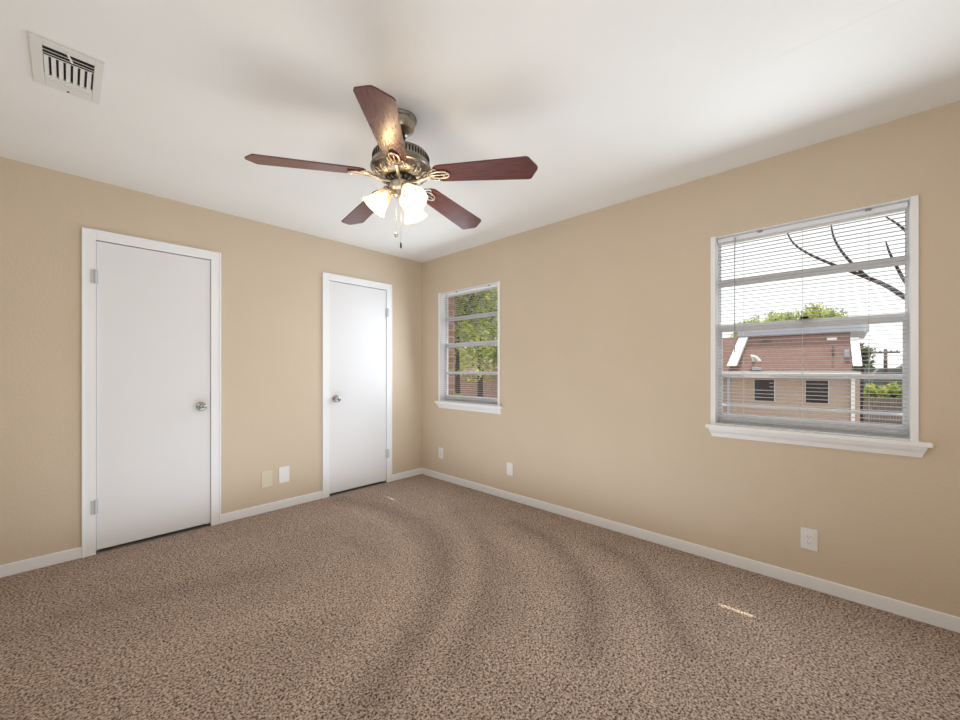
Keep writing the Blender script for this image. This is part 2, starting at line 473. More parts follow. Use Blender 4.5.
# ------------------------------------------------------------------ doors
def door(name, X, knob_x, hinge_x, label, strike):
    root = struct_root(name, label, ((X[0] + X[1]) / 2, 0, 0), 'door')
    a, b_ = X
    bm = BM()
    # flat casing with a small outer lip
    box(bm, a - CW, a + .004, -0.014, 0, 0, DH + CW, 0.002)
    box(bm, b_ - .004, b_ + CW, -0.014, 0, 0, DH + CW, 0.002)
    box(bm, a + .004, b_ - .004, -0.0138, 0, DH - .004, DH + CW - .0005, 0.002)
    box(bm, a - CW - .001, a - CW + .010, -0.018, 0, 0, DH + CW + .001, 0.002)
    box(bm, b_ + CW - .010, b_ + CW + .001, -0.018, 0, 0, DH + CW + .001, 0.002)
    box(bm, a - CW + .009, b_ + CW - .009, -0.0178, 0, DH + CW - .009, DH + CW + .001, 0.002)
    obj('casing', bm, m_white, root)
    bm = BM()   # jamb lining
    box(bm, a, a + .003, 0, 0.105, 0, DH); box(bm, b_ - .003, b_, 0, 0.105, 0, DH); box(bm, a, b_, 0, 0.105, DH - .003, DH)
    box(bm, a + .003, a + .02, 0.05, 0.07, 0, DH - .003); box(bm, b_ - .02, b_ - .003, 0.05, 0.07, 0, DH - .003)
    box(bm, a + .003, b_ - .003, 0.05, 0.07, DH - .02, DH - .003)
    obj('jamb', bm, m_white, root)
    bm = BM(); box(bm, a + .006, b_ - .006, -0.002, 0.034, 0.024, DH - .009, 0.0015)
    slab = obj('door_panel', bm, m_door, root)
    # knob
    bm = BM(); M = Matrix.Translation((knob_x, -0.002, 0.925)) @ Matrix.Rotation(R(90), 4, 'X')
    lathe(bm, [(0.0, 0.0), (0.033, 0.0), (0.033, 0.004), (0.029, 0.009), (0.015, 0.012), (0.0125, 0.016), (0.0125, 0.030), (0.018, 0.034),
               (0.026, 0.041), (0.0285, 0.050), (0.026, 0.060), (0.018, 0.066), (0.006, 0.067), (0.0, 0.067)], M, 28)
    k = obj('door_knob', bm, m_nickel, root, smooth=35); k['label'] = 'satin nickel round door knob'
    bm = BM(); M2 = Matrix.Translation((knob_x, -0.069, 0.925)) @ Matrix.Rotation(R(90), 4, 'X')
    box(bm, -0.0012, 0.0012, -0.005, 0.005, -0.001, 0.002)
    bm.transform(M2)
    obj('privacy_slot', bm, m_dark, k)
    if strike:
        s_ = 1 if knob_x > hinge_x else -1
        e = b_ if s_ > 0 else a
        bm = BM(); box(bm, e - .005, e + .006, -0.0165, -0.005, 0.895, 0.955, 0.001)
        obj('strike_plate', bm, m_white, root)
    for z0 in (0.265, 1.765):
        bm = BM()
        sgn = 1 if hinge_x == a else -1
        lathe(bm, [(0.0, -0.001), (0.006, 0.0), (0.006, 0.09), (0.0, 0.091)], Matrix.Translation((hinge_x + sgn * .002, -0.020, z0)), 12)
        box(bm, min(hinge_x, hinge_x - sgn * .022), max(hinge_x, hinge_x - sgn * .022), -0.0175, -0.013, z0, z0 + .09)
        box(bm, min(hinge_x, hinge_x + sgn * .014), max(hinge_x, hinge_x + sgn * .014), -0.006, -0.001, z0, z0 + .09)
        obj('hinge', bm, m_hinge, root, smooth=40)
    return root
door('door_1', DA, -2.112, DA[0], 'white flat closet door nearer the left edge, knob on its right side', True)
door('door_2', DB, -1.045, DB[1], 'white flat door nearer the room corner, knob on its left side', True)

# ------------------------------------------------------------------ windows
SASHX = (0.075, 0.105)
def window(name, Y, label, screen_bar):
    a, b_ = Y; z0, z1 = WZ
    root = struct_root(name, label, (0, (a + b_) / 2, z0), 'window')
    # side casings (narrow), drywall head
    bm = BM()
    box(bm, -0.010, 0.0, a - .023, a + .004, z0 - .004, z1 + .003, 0.002)
    box(bm, -0.010, 0.0, b_ - .004, b_ + .023, z0 - .004, z1 + .003, 0.002)
    obj('side_casing', bm, m_white, root)
    bm = BM()
    box(bm, 0.0, 0.113, a, a + .004, z0, z1); box(bm, 0.0, 0.113, b_ - .004, b_, z0, z1)
    box(bm, 0.0, 0.113, a + .004, b_ - .004, z1 - .004, z1)
    box(bm, 0.0, 0.113, a + .004, b_ - .004, z0, z0 + .003)
    obj('jamb_liner', bm, m_white, root)
    # aluminium frame
    bm = BM()
    box(bm, 0.07, 0.112, a + .004, a + .008, z0 + .003, z1 - .004); box(bm, 0.07, 0.112, b_ - .008, b_ - .004, z0 + .003, z1 - .004)
    box(bm, 0.07, 0.112, a + .008, b_ - .008, z1 - .03, z1 - .004); box(bm, 0.07, 0.112, a + .008, b_ - .008, z0 + .003, z0 + .03)
    obj('window_frame', bm, m_vinyl, root)
    ya, yb = a + .008, b_ - .008
    up = BM()   # upper sash
    box(up, 0.092, 0.106, ya, ya + .006, 1.45, z1 - .03); box(up, 0.092, 0.106, yb - .006, yb, 1.45, z1 - .03)
    box(up, 0.092, 0.106, ya + .006, yb - .006, 1.445, 1.47); box(up, 0.094, 0.105, ya + .006, yb - .006, 1.738, 1.780, 0.002)
    us = obj('upper_sash', up, m_vinyl, root)
    lo = BM()
    box(lo, 0.074, 0.089, ya, ya + .015, z0 + .03, 1.49); box(lo, 0.074, 0.089, yb - .015, yb, z0 + .03, 1.49)
    box(lo, 0.074, 0.0905, ya + .015, yb - .015, 1.448, 1.49, 0.002); box(lo, 0.074, 0.089, ya + .015, yb - .015, z0 + .03, z0 + .06)
    box(lo, 0.077, 0.088, ya + .015, yb - .015, 1.155, 1.182, 0.002)
    ls = obj('lower_sash', lo, m_vinyl, root)
    for nm, xx, za, zb, par in (('glass_pane', 0.0998, 1.47, z1 - .03, us), ('glass_pane', 0.082, z0 + .06, 1.45, ls)):
        bm = BM(); v = [bm.verts.new(c) for c in ((xx, ya + .006, za), (xx, yb - .006, za), (xx, yb - .006, zb), (xx, ya + .006, zb))]
        bm.faces.new(v); obj(nm, bm, m_glass, par)
    bm = BM(); yc = (a + b_) / 2 + (0.0 if not screen_bar else -0.02)
    box(bm, 0.058, 0.074, yc - .03, yc + .03, 1.49, 1.496); box(bm, 0.052, 0.066, yc - .012, yc + .022, 1.496, 1.506, .002)
    lk = obj('sash_lock', bm, m_dark if screen_bar else m_vinyl, ls)
    if screen_bar:
        lk['label'] = 'black sash lock'
        bm = BM(); box(bm, 0.108, 0.114, ya, yb, 0.972, 0.984); obj('screen_bar', bm, m_vinyl, root)
    # stool and bevelled apron
    bm = BM(); box(bm, -0.045, 0.0, a - .065, b_ + .045, z0 - .024, z0 - .001, 0.005)
    box(bm, -0.001, 0.07, a + .0005, b_ - .0005, z0 - .001, z0 + .0045)
    obj('stool', bm, m_white, root)
    bm = BM()
    prof = [(-.040, z0 - .024), (0, z0 - .024), (0, z0 - .078), (-.010, z0 - .078), (-.018, z0 - .055), (-.034, z0 - .038)]
    c0 = [bm.verts.new((x, a - .055 + (z0 - z) * .28, z)) for x, z in prof]; c1 = [bm.verts.new((x, b_ + .036 - (z0 - z) * .28, z)) for x, z in prof]
    bm.faces.new(c0); bm.faces.new(list(reversed(c1)))
    for i in range(len(prof)):
        j = (i + 1) % len(prof); bm.faces.new((c0[i], c1[i], c1[j], c0[j]))
    obj('apron', bm, m_white, root)
window('window_1', W1, 'small window near the room corner with green tree outside', False)
window('window_2', W2, 'large window on the right with a brown roof outside', True)

# ------------------------------------------------------------------ mini blinds
def blind(Y, label, ladders, wand_y, sun_notches):
    a, b_ = Y[0] + .008, Y[1] - .008
    xc, half = 0.045, 0.0125
    z_top, z_bot = WZ[1] - .034, WZ[0] + .040
    root = thing('mini_blind', label, 'blinds', (xc, (a + b_) / 2, WZ[1] - .006), 'white mini blinds in the windows')
    bm = BM(); box(bm, xc - .014, xc + .014, a, b_, WZ[1] - .030, WZ[1] - .006, 0.003)
    hr = obj('headrail', bm, m_vinyl, root)
    for f in (0.27, 0.83):
        y = b_ + (a - b_) * f
        bm = BM(); box(bm, xc - .020, xc - .0145, y - .012, y + .012, WZ[1] - .016, WZ[1] - .005, .002); obj('valance_clip', bm, m_cord, root)
    pitch = 0.0215
    n = int((z_top - z_bot) / pitch)
    bm = BM()
    rnd = random.Random(4)
    ns = 28
    for k in range(1, n + 1):
        z = z_top - k * pitch
        base = R(3.0) + rnd.uniform(-.012, .012)
        prev = None
        for i in range(ns + 1):
            y = a + .003 + (b_ - a - .006) * i / ns
            tilt = base
            # notches added in a few slats to let a sliver of sun onto the carpet
            if any(abs(z - bz) < .034 and abs(y - by) < bw for (by, bz, bw) in sun_notches):
                if prev: bm.faces.new(list(reversed(prev[0])) + prev[1])
                prev = None
                continue
            ring = []
            for s_ in (-1, -.5, 0, .5, 1):
                cam_ = 0.0018 * (1 - s_ * s_)
                ring.append((xc + s_ * half * math.cos(tilt) , y, z + cam_ + s_ * half * math.sin(tilt)))
            top = [bm.verts.new(c) for c in ring]; bot = [bm.verts.new((c[0], c[1], c[2] - .0007)) for c in ring]
            if prev:
                pt, pb = prev
                for j in range(4):
                    bm.faces.new((pt[j], pt[j + 1], top[j + 1], top[j])); bm.faces.new((pb[j + 1], pb[j], bot[j], bot[j + 1]))
                bm.faces.new((pt[0], top[0], bot[0], pb[0])); bm.faces.new((top[4], pt[4], pb[4], bot[4]))
            else:
                bm.faces.new(top + list(reversed(bot)))
            prev = (top, bot)
        if prev: bm.faces.new(list(reversed(prev[0])) + prev[1])
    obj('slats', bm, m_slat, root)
    zb = z_top - (n + 1) * pitch
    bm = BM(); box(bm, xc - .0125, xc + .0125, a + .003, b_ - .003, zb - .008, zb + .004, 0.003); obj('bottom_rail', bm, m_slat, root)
    for y in ladders:
        bm = BM()
        for dx in (-.0135, .0135): tube(bm, [(xc + dx, y, WZ[1] - .03), (xc + dx, y, zb)], .0007, 5)
        obj('ladder_cord', bm, m_blind_cord, root)
    if wand_y is not None:
        bm = BM(); tube(bm, [(xc - .022, wand_y, WZ[1] - .035), (xc - .024, wand_y, WZ[1] - .06), (xc - .024, wand_y, 1.31)], .0035, 6)
        box(bm, xc - .027, xc - .015, wand_y - .004, wand_y + .004, WZ[1] - .036, WZ[1] - .018)
        obj('tilt_wand', bm, m_clear, root)
    return root
blind(W1, 'white mini blind in the small window near the corner', (-0.50, -1.0), -0.40, [(-0.48, 1.600, .06)])
blind(W2, 'white mini blind in the large right window, grey wand at its left', (-3.11, -3.39, -3.655), -3.068, [(-3.165, 1.135, .07)])

# ------------------------------------------------------------------ wall plates
def rounded_plate(bm, w_, h_, d):
    box(bm, -w_ / 2, w_ / 2, -d, 0, -h_ / 2, h_ / 2, 0.0018)
def plate(name, label, cat, wall, u, z, kind, material=None):
    m = material or m_plate
    root = thing(name, label, cat, (u, 0, z) if wall == 'l' else (0, u, z), 'wall plates')
    M = Matrix() if wall == 'l' else Matrix.Rotation(R(-90), 4, 'Z')
    T_ = Matrix.Translation(root.location)
    def put(nm, bm_, mm_, par=root):
        bm_.transform(T_ @ M); return obj(nm, bm_, mm_, par)
    w_, h_ = (0.072, 0.116) if kind != 'blank_wide' else (0.086, 0.138)
    bm_ = BM(); rounded_plate(bm_, w_, h_, 0.0055); cover = put('cover_plate', bm_, m)
    def screws(zs):
        for zz in zs:
            b2 = BM(); lathe(b2, [(0, 0), (.003, 0), (.003, .0012), (0, .0014)], Matrix.Translation((0, -.0054, zz)) @ Matrix.Rotation(R(90), 4, 'X'), 10); put('screw', b2, m)
    if kind == 'duplex':
        for dz in (.0195, -.0195):
            b2 = BM(); pts = []
            for i in range(24):
                t_ = 2 * math.pi * i / 24; pts.append((0.0165 * math.cos(t_), max(-.0135, min(.0135, .0165 * math.sin(t_)))))
            prism(b2, pts, 0, .0025, Matrix.Translation((0, -.0054, dz)) @ Matrix.Rotation(R(90), 4, 'X')); f = put('receptacle', b2, m)
            b2 = BM()
            for dx, hh in ((-.0065, .0085), (.0065, .007)): box(b2, dx - .0012, dx + .0012, -.0082, -.0078, dz + .002 - hh / 2 + .001, dz + .002 + hh / 2 + .001)
            box(b2, -.0025, .0025, -.0082, -.0078, dz - .010, dz - .0055); put('slots', b2, m_dark)
        screws([0])
    elif kind == 'jack':
        b2 = BM(); box(b2, -.0165, .0165, -.008, -.005, -.033, .033, .001); put('insert', b2, m)
        for dz in (.017, -.015):
            b2 = BM()
            for dx, hh in ((-.0065, .0085), (.0065, .007)): box(b2, dx - .0010, dx + .0010, -.0084, -.0079, dz - hh / 2, dz + hh / 2)
            box(b2, -.0022, .0022, -.0084, -.0079, dz - .011, dz - .007); put('slots', b2, m_cord)
        screws([.048, -.048])
    else:
        screws([.03, -.03])
    return root
plate('wall_plate', 'almond blank wall plate between the doors, left of the pair', 'wall plate', 'l', -1.651, 0.279, 'blank_wide', m_almond)
plate('wall_plate', 'white blank wall plate between the doors, right of the pair', 'wall plate', 'l', -1.512, 0.289, 'blank_wide')
plate('wall_outlet', 'tiny white duplex outlet below the small window, nearest the corner', 'outlet', 'r', -0.341, 0.290, 'duplex')
plate('wall_plate', 'white blank wall plate on the window wall right of the small window', 'wall plate', 'r', -1.306, 0.285, 'blank')
plate('wall_outlet', 'white outlet below the large window, nearest the right edge', 'outlet', 'r', -3.420, 0.270, 'jack')

# ------------------------------------------------------------------ ceiling vent
def vent():
    xa, xb, ya, yb = -2.905, -2.703, -1.398, -1.052
    root = thing('air_vent', 'white metal ceiling air register at top left with dark louvre gaps', 'air vent', ((xa + xb) / 2, (ya + yb) / 2, H))
    bm = BM()
    ix0, ix1, iy0, iy1 = -2.872, -2.731, -1.360, -1.150
    z0, z1 = H - .010, H
    box(bm, xa, ix0, ya, yb, z0, z1, .002); box(bm, ix1, xb, ya, yb, z0, z1, .002)
    box(bm, ix0, ix1, ya, iy0, z0 + .0005, z1, .002); box(bm, ix0, ix1, iy1, yb, z0 + .0005, z1, .002)
    box(bm, ix0 + .004, ix1 - .004, iy1 + .012, iy1 + .018, z0 - .002, z0 + .003, .001); box(bm, ix0 + .004, ix1 - .004, iy1 + .034, iy1 + .040, z0 - .002, z0 + .003, .001)
    obj('vent_frame', bm, m_vent, root)
    bm = BM(); box(bm, ix0, ix1, iy0, iy1, H - .0012, H - .0002); obj('duct_opening', bm, m_duct, root)
    def blade_(nm, c, axis, length, tilt, width=.012):
        M = Matrix.Translation(c) @ (Matrix.Rotation(R(90), 4, 'Z') if axis == 'y' else Matrix()) @ Matrix.Rotation(tilt, 4, 'X')
        b2 = BM(); box(b2, -length / 2, length / 2, -width / 2, width / 2, -.0006, .0006); b2.transform(M)
        obj(nm, b2, m_vent, root)
    iw, xm = ix1 - ix0, (ix0 + ix1) / 2
    blade_('louvre', (xm, iy0 + .026, H - .007), 'x', iw, 0, .003)
    blade_('louvre', (xm, iy0 + .048, H - .007), 'x', iw, 0, .003)
    blade_('louvre', (xm, iy0 + .064, H - .007), 'x', iw, 0, .005)
    cy0 = iy0 + .068
    for i in range(7):
        x = ix0 + iw * (i + .45) / 7
        blade_('cross_louvre', (x - .001, (cy0 + iy1) / 2, H - .0065), 'y', iy1 - cy0, R(-20), .0135)
    bm = BM(); tube(bm, [(xm - .006, iy0 - .02, H - .012), (xm + .008, iy0 + .035, H - .013)], .004, 6); obj('damper_lever', bm, m_vent, root)
    bm = BM(); lathe(bm, [(0, 0), (.004, 0), (.004, .002), (0, .003)], Matrix.Translation((-2.804, -1.07, H - .0095)) @ Matrix.Rotation(R(180), 4, 'X'), 10); obj('screw', bm, m_dark, root)
vent()

# ------------------------------------------------------------------ ceiling fan
FX, FY = -1.680, -1.975
def fan():
    root = thing('ceiling_fan', 'pewter ceiling fan with five mahogany blades and three lit bell lamps', 'ceiling fan', (FX, FY, H))
    T_ = Matrix.Translation((FX, FY, 0))
    def L_(name, prof, mm_, n=40, par=root, sm=30):
        bm = BM(); lathe(bm, prof, T_, n); return obj(name, bm, mm_, par, smooth=sm)
    L_('canopy', [(0.0, H), (0.075, H), (0.077, H - .006), (0.075, H - .014), (0.068, H - .020), (0.066, H - .045), (0.058, H - .062), (0.034, H - .078), (0.022, H - .084), (0, H - .084)], m_brushed)
    L_('hanger_ball', [(0, H - .080), (.020, H - .084), (.023, H - .094), (.018, H - .104), (0, H - .106)], m_dark)
    L_('downrod', [(0, H - .10), (.0125, H - .10), (.0125, 2.280), (0.02, 2.277), (.026, 2.262), (0, 2.262)], m_brushed)
    # motor housing
    hz = [(0, 2.235), (.055, 2.235), (.085, 2.231), (.122, 2.227), (.130, 2.223), (.133, 2.216), (.133, 2.182), (.135, 2.176), (.137, 2.170), (.142, 2.164),
          (.143, 2.158), (.140, 2.152), (.135, 2.149), (.131, 2.146), (.126, 2.136), (.112, 2.122), (.092, 2.112), (.075, 2.108), (0, 2.108)]
    hs = L_('motor_housing', hz, m_brushed, 64)
    bm = BM()
    for i in range(56):
        a = 2 * math.pi * i / 56
        b2 = Matrix.Translation((FX, FY, 0)) @ Matrix.Rotation(a, 4, 'Z')
        tmp = BM(); box(tmp, .1315, .1342, -.0034, .0034, 2.186, 2.212); tmp.transform(b2)
        me_ = bpy.data.meshes.new('t'); tmp.to_mesh(me_); tmp.free(); bm.from_mesh(me_); bpy.data.meshes.remove(me_)
    obj('vent_slots', bm, m_dark, hs)
    bm = BM()     # cast scroll ornaments on the lower bowl
    for i in range(10):
        a = 2 * math.pi * (i + .5) / 10
        M = Matrix.Translation((FX, FY, 0)) @ Matrix.Rotation(a, 4, 'Z')
        for s_ in (-1, 1):
            pts = []
            for k in range(9):
                t_ = k / 8 * 1.6 * math.pi; rr = .013 * (1 - .55 * k / 8)
                pts.append(M @ Vector((.112 + rr * math.cos(t_), s_ * (.016 + rr * math.sin(t_) * .8), 2.1235 + (rr * math.cos(t_)) * .55)))
            tube(bm, pts, .0028, 6)
        tube(bm, [M @ Vector((.098, 0, 2.112)), M @ Vector((.112, 0, 2.119)), M @ Vector((.127, 0, 2.134))], [.003, .0055, .002], 6)
    obj('scroll_ornament', bm, m_brass, hs, smooth=60)
    # dark rotor ring with its fins
    L_('rotor_ring', [(0, 2.110), (.072, 2.110), (.074, 2.100), (.066, 2.096), (0, 2.096)], m_dark, 48)
    bm = BM()
    for i in range(20):
        a = 2 * math.pi * i / 20
        tmp = BM(); box(tmp, .055, .0745, -.004, .004, 2.094, 2.104); tmp.transform(T_ @ Matrix.Rotation(a, 4, 'Z'))
        me_ = bpy.data.meshes.new('t'); tmp.to_mesh(me_); tmp.free(); bm.from_mesh(me_); bpy.data.meshes.remove(me_)
    obj('rotor_fins', bm, m_brushed, root)
    # blades with their irons
    droop = R(-4.0); pitch = R(-12)
    for i in range(5):
        az = R(-133.2 + 72 * i)
        A = Matrix.Translation((FX, FY, 2.130)) @ Matrix.Rotation(az, 4, 'Z') @ Matrix.Rotation(-droop, 4, 'Y')
        P = A @ Matrix.Rotation(pitch, 4, 'X')
        r0, r1 = 0.165, 0.650
        w0, w1 = 0.052, 0.069
        poly = [(r0 + .012, -w0 * .82), (r0 + .030, -w0), (r1 - .045, -w1), (r1 - .034, -w1 * .93), (r1 - .004, -.012), (r1, 0), (r1 - .004, .012), (r1 - .034, w1 * .93), (r1 - .045, w1),
                (r0 + .030, w0), (r0 + .012, w0 * .82), (r0, w0 * .5), (r0, -w0 * .5)]
        bm = BM(); gl = bm.verts.layers.float_vector.new('grain'); prism(bm, poly, -.003, .003, P); Pi = P.inverted()
        for v in bm.verts: v[gl] = (Pi @ v.co) + Vector((i * 1.7, 0, 0))
        es = [e for e in bm.edges if e.calc_length() > .007]
        bd = obj('blade', bm, m_wood, root)
        # iron: arm from the rotor + open oval loop under the blade
        bm = BM()
        tube(bm, [A @ Vector(p) for p in ((.050, 0, -.030), (.085, 0, -.030), (.115, 0, -.022), (.150, 0, -.012))], [.008, .009, .009, .008], 8)
        loop = []
        for k in range(17):
            t_ = 2 * math.pi * k / 16
            loop.append(P @ Vector((.192 + .050 * math.cos(t_), .021 * math.sin(t_) * (1 + .25 * math.cos(t_)), -.0085)))
        tube(bm, loop, .0048, 8)
        tube(bm, [P @ Vector((.145, 0, -.009)), P @ Vector((.20, 0, -.0085)), P @ Vector((.236, 0, -.007))], [.006, .0035, .004], 6)
        # side scrolls
        for s_ in (-1, 1):
            tube(bm, [P @ Vector((.135, s_ * .004, -.011)), P @ Vector((.150, s_ * .026, -.009)), P @ Vector((.172, s_ * .036, -.007)), P @ Vector((.188, s_ * .031, -.006))], [.005, .0045, .004, .003], 6)
        for q in ((.170, 0), (.212, .012), (.212, -.012)):
            lathe(bm, [(0, 0), (.005, 0), (.005, .003), (0, .004)], P @ Matrix.Translation((q[0], q[1], -.003)) @ Matrix.Rotation(R(180), 4, 'X'), 8)
        obj('blade_iron', bm, m_brass, bd, smooth=60)
    # switch housing and light kit
    L_('switch_housing', [(0, 2.098), (.047, 2.098), (.053, 2.092), (.053, 2.062), (.048, 2.056), (.036, 2.050), (.034, 2.030), (.028, 2.022), (0.012, 2.018), (0.008, 2.010), (0, 2.008)], m_brass, 40)
    for az in (140, 260, 20):
        a = R(az)
        A = Matrix.Translation((FX, FY, 0)) @ Matrix.Rotation(a, 4, 'Z')
        bm = BM()
        tube(bm, [A @ Vector(p) for p in ((.030, 0, 2.044), (.040, 0, 2.052), (.050, 0, 2.060), (.060, 0, 2.056))], [.009, .008, .008, .009], 10)
        S = A @ Matrix.Translation((.054, 0, 2.060)) @ Matrix.Rotation(R(180 - 40), 4, 'Y')   # local +z points out and down
        lathe(bm, [(0, -.004), (.018, -.004), (.027, .004), (.029, .014), (.026, .022), (0.0, .022)], S, 24)
        arm = obj('lamp_arm', bm, m_brass, root, smooth=40)
        bm = BM()
        out = [(.024, .012), (.027, .020), (.033, .034), (.039, .055), (.044, .078), (.051, .098), (.061, .113), (.065, .118)]
        inn = [(r_ - .0022, z_) for r_, z_ in reversed(out)]
        prof = out + inn
        n = 36; rings = []
        for r_, z_ in prof:
            rings.append([bm.verts.new(S @ Vector((r_ * math.cos(2 * math.pi * q / n) * (1 + (.02 * math.cos(6 * 2 * math.pi * q / n) if z_ > .09 else 0)), r_ * math.sin(2 * math.pi * q / n) * (1 + (.02 * math.cos(6 * 2 * math.pi * q / n) if z_ > .09 else 0)), z_))) for q in range(n)])
        for k in range(len(rings)):
            ra, rb = rings[k], rings[(k + 1) % len(rings)]
            for q in range(n): bm.faces.new((ra[q], ra[(q + 1) % n], rb[(q + 1) % n], rb[q]))
        sh = obj('lamp_shade', bm, m_shade, arm, smooth=50); sh['label'] = 'glowing frosted glass bell shade'
        bm = BM(); lathe(bm, [(0, .020), (.011, .022), (.012, .036), (.020, .050), (.0245, .064), (.0225, .078), (.013, .088), (0, .091)], S, 20)
        obj('bulb', bm, m_bulb, arm, smooth=60)
        l = bpy.data.lights.new('bulb_light', 'POINT'); l.energy = 4.0; l.color = (1, 0.84, 0.62); l.shadow_soft_size = .02
        lo_ = bpy.data.objects.new('bulb_light', l); lo_.location = S @ Vector((0, 0, .100)); col.objects.link(lo_)
        lo_.parent = arm; 
    # pull chains
    for (cx_, cy_, zt, zb, nm) in ((-0.020, 0.012, 2.045, 1.862, 'fan'), (0.0045, 0.0085, 2.012, 1.815, 'lamp')):
        # positions are offsets across and towards the viewer side of the hub
        x, y = FX + cx_, FY + cy_
        bm = BM(); tube(bm, [(x, y, zt), (x, y, zb)], .0006, 6)
        ch = obj('pull_chain', bm, m_nickel, root)
        bm = BM()
        if nm == 'fan':
            lathe(bm, [(0, .0), (.003, -.002), (.0075, -.012), (.0085, -.020), (.0055, -.028), (0, -.032)], Matrix.Translation((x, y, zb)), 14)
            obj('pull_fob', bm, m_brass, ch, smooth=60)
        else:
            lathe(bm, [(0, 0), (.003, -.002), (.004, -.008), (.0045, -.024), (.003, -.028), (0, -.029)], Matrix.Translation((x, y, zb)), 14)
            f = obj('pull_fob', bm, m_dark, ch, smooth=60); f['label'] = 'small black pull fob'
fan()
# the fan's body below the rod is a size larger than the drawing above
for o in [x for x in bpy.data.objects if x.name.split('.')[0] in ('motor_housing', 'vent_slots', 'scroll_ornament', 'rotor_ring', 'rotor_fins', 'blade', 'blade_iron', 'switch_housing', 'lamp_arm', 'lamp_shade', 'bulb', 'pull_chain', 'pull_fob')]:
    for v in o.data.vertices:
        v.co = Vector((FX + (v.co.x - FX) * 1.032, FY + (v.co.y - FY) * 1.032, v.co.z * 1.032 - 0.0386))
for o in [x for x in bpy.data.objects if x.name.startswith('bulb_light')]:
    c = o.location
    o.location = (FX + (c.x - FX) * 1.032, FY + (c.y - FY) * 1.032, c.z * 1.032 - 0.0386)

# ------------------------------------------------------------------ outside
GZ = -3.0
bm = BM(); box(bm, X1 + .01, 130, -60, 90, GZ - .2, GZ)
o = obj('ground', bm, m_concrete); tag(o, kind='structure')

def leaf_cloud(bm, c, rad, n, size, seed, lumps=9):
    rnd = random.Random(seed); c = Vector(c); rad = Vector(rad)
    blobs = []
    for _ in range(lumps):
        while True:
            p = Vector([rnd.uniform(-1, 1) for _ in range(3)])
            if p.length < 1: break
        blobs.append((Vector([p[i] * rad[i] * .72 for i in range(3)]) + c, rnd.uniform(.32, .52)))
    for _ in range(n):
        bc, br_ = rnd.choice(blobs)
        d = Vector([rnd.gauss(0, 1) for _ in range(3)]).normalized() * (rnd.random() ** .4)
        p = bc + Vector([d[i] * rad[i] * br_ for i in range(3)])
        u = Vector([rnd.gauss(0, 1) for _ in range(3)]).normalized(); v = u.orthogonal().normalized()
        s_ = size * rnd.uniform(.6, 1.3)
        q = [p + u * s_, p + v * s_ * .5, p - u * s_, p - v * s_ * .5]
        bm.faces.new([bm.verts.new(x) for x in q])

def tree(name, label, c, rad, n, size, mleaf, seed, group=None, lumps=9):
    c = Vector(c)
    root = thing(name, label, 'tree', (c.x, c.y, GZ), group)
    bm = BM(); leaf_cloud(bm, c, rad, n, size, seed, lumps)
    me_ = bpy.data.meshes.new('crown'); bm.to_mesh(me_); bm.free(); me_.materials.append(mleaf)
    o_ = bpy.data.objects.new('crown', me_); col.objects.link(o_); o_.parent = root
    o_.matrix_parent_inverse = Matrix.Translation(root.location).inverted()
    bm = BM(); rnd = random.Random(seed + 5)
    base = Vector((c.x, c.y, GZ)); mid = c - Vector((0, 0, rad[2] * .5))
    tube(bm, [base, base.lerp(mid, .5) + Vector((.08, .05, 0)), mid, c + Vector((0, 0, rad[2] * .3))], [.16, .13, .1, .03], 8)
    for k in range(5):
        a = 2 * math.pi * k / 5 + rnd.random()
        tube(bm, [mid, mid + Vector((math.cos(a) * rad[0] * .35, math.sin(a) * rad[1] * .35, rad[2] * .35)), c + Vector((math.cos(a) * rad[0] * .7, math.sin(a) * rad[1] * .7, rad[2] * .3))], [.06, .04, .012], 6)
    obj('trunk', bm, m_bark, root, smooth=60)
    return root

# neighbouring building: steep shingled roof over a brick wall, seen through the large window
BXW = 16.0          # wall plane
def P(px, py, x=BXW): return hit(px, py, 0, x)
bld = thing('apartment_building', 'brick building with a steep brown shingled roof seen through the large window', 'building', (BXW, P(790, 370).y, GZ))
yL, yR = P(700, 370).y, P(860, 370).y
eave = P(790, 372).z
bm = BM(); box(bm, BXW, BXW + 7, yR, yL, GZ, eave); obj('brick_wall', bm, m_brick, bld)
bm = BM()
xt = BXW + 1.1
a0, a1 = P(728, 371, BXW - .35), P(853, 371, BXW - .35)
b0, b1 = P(740, 337, xt), P(850, 338, xt)
zt = b0.z
# main roof plane with thickness and a flat top behind it
f_ = [Vector((BXW - .35, yL + .4, eave)), Vector((BXW - .35, a1.y, eave)), Vector((xt, b1.y, zt)), Vector((xt, yL + .4, zt))]
back = [Vector((BXW + 7.3, yL + .4, eave)), Vector((BXW + 7.3, a1.y, eave)), Vector((BXW + 6.2, b1.y, zt)), Vector((BXW + 6.2, yL + .4, zt))]
vf = [bm.verts.new(v) for v in f_]; vb = [bm.verts.new(v) for v in back]
bm.faces.new(vf); bm.faces.new(list(reversed(vb)))
for i in range(4):
    j = (i + 1) % 4; bm.faces.new((vf[i], vb[i], vb[j], vf[j]))
obj('roof', bm, m_shingle, bld)
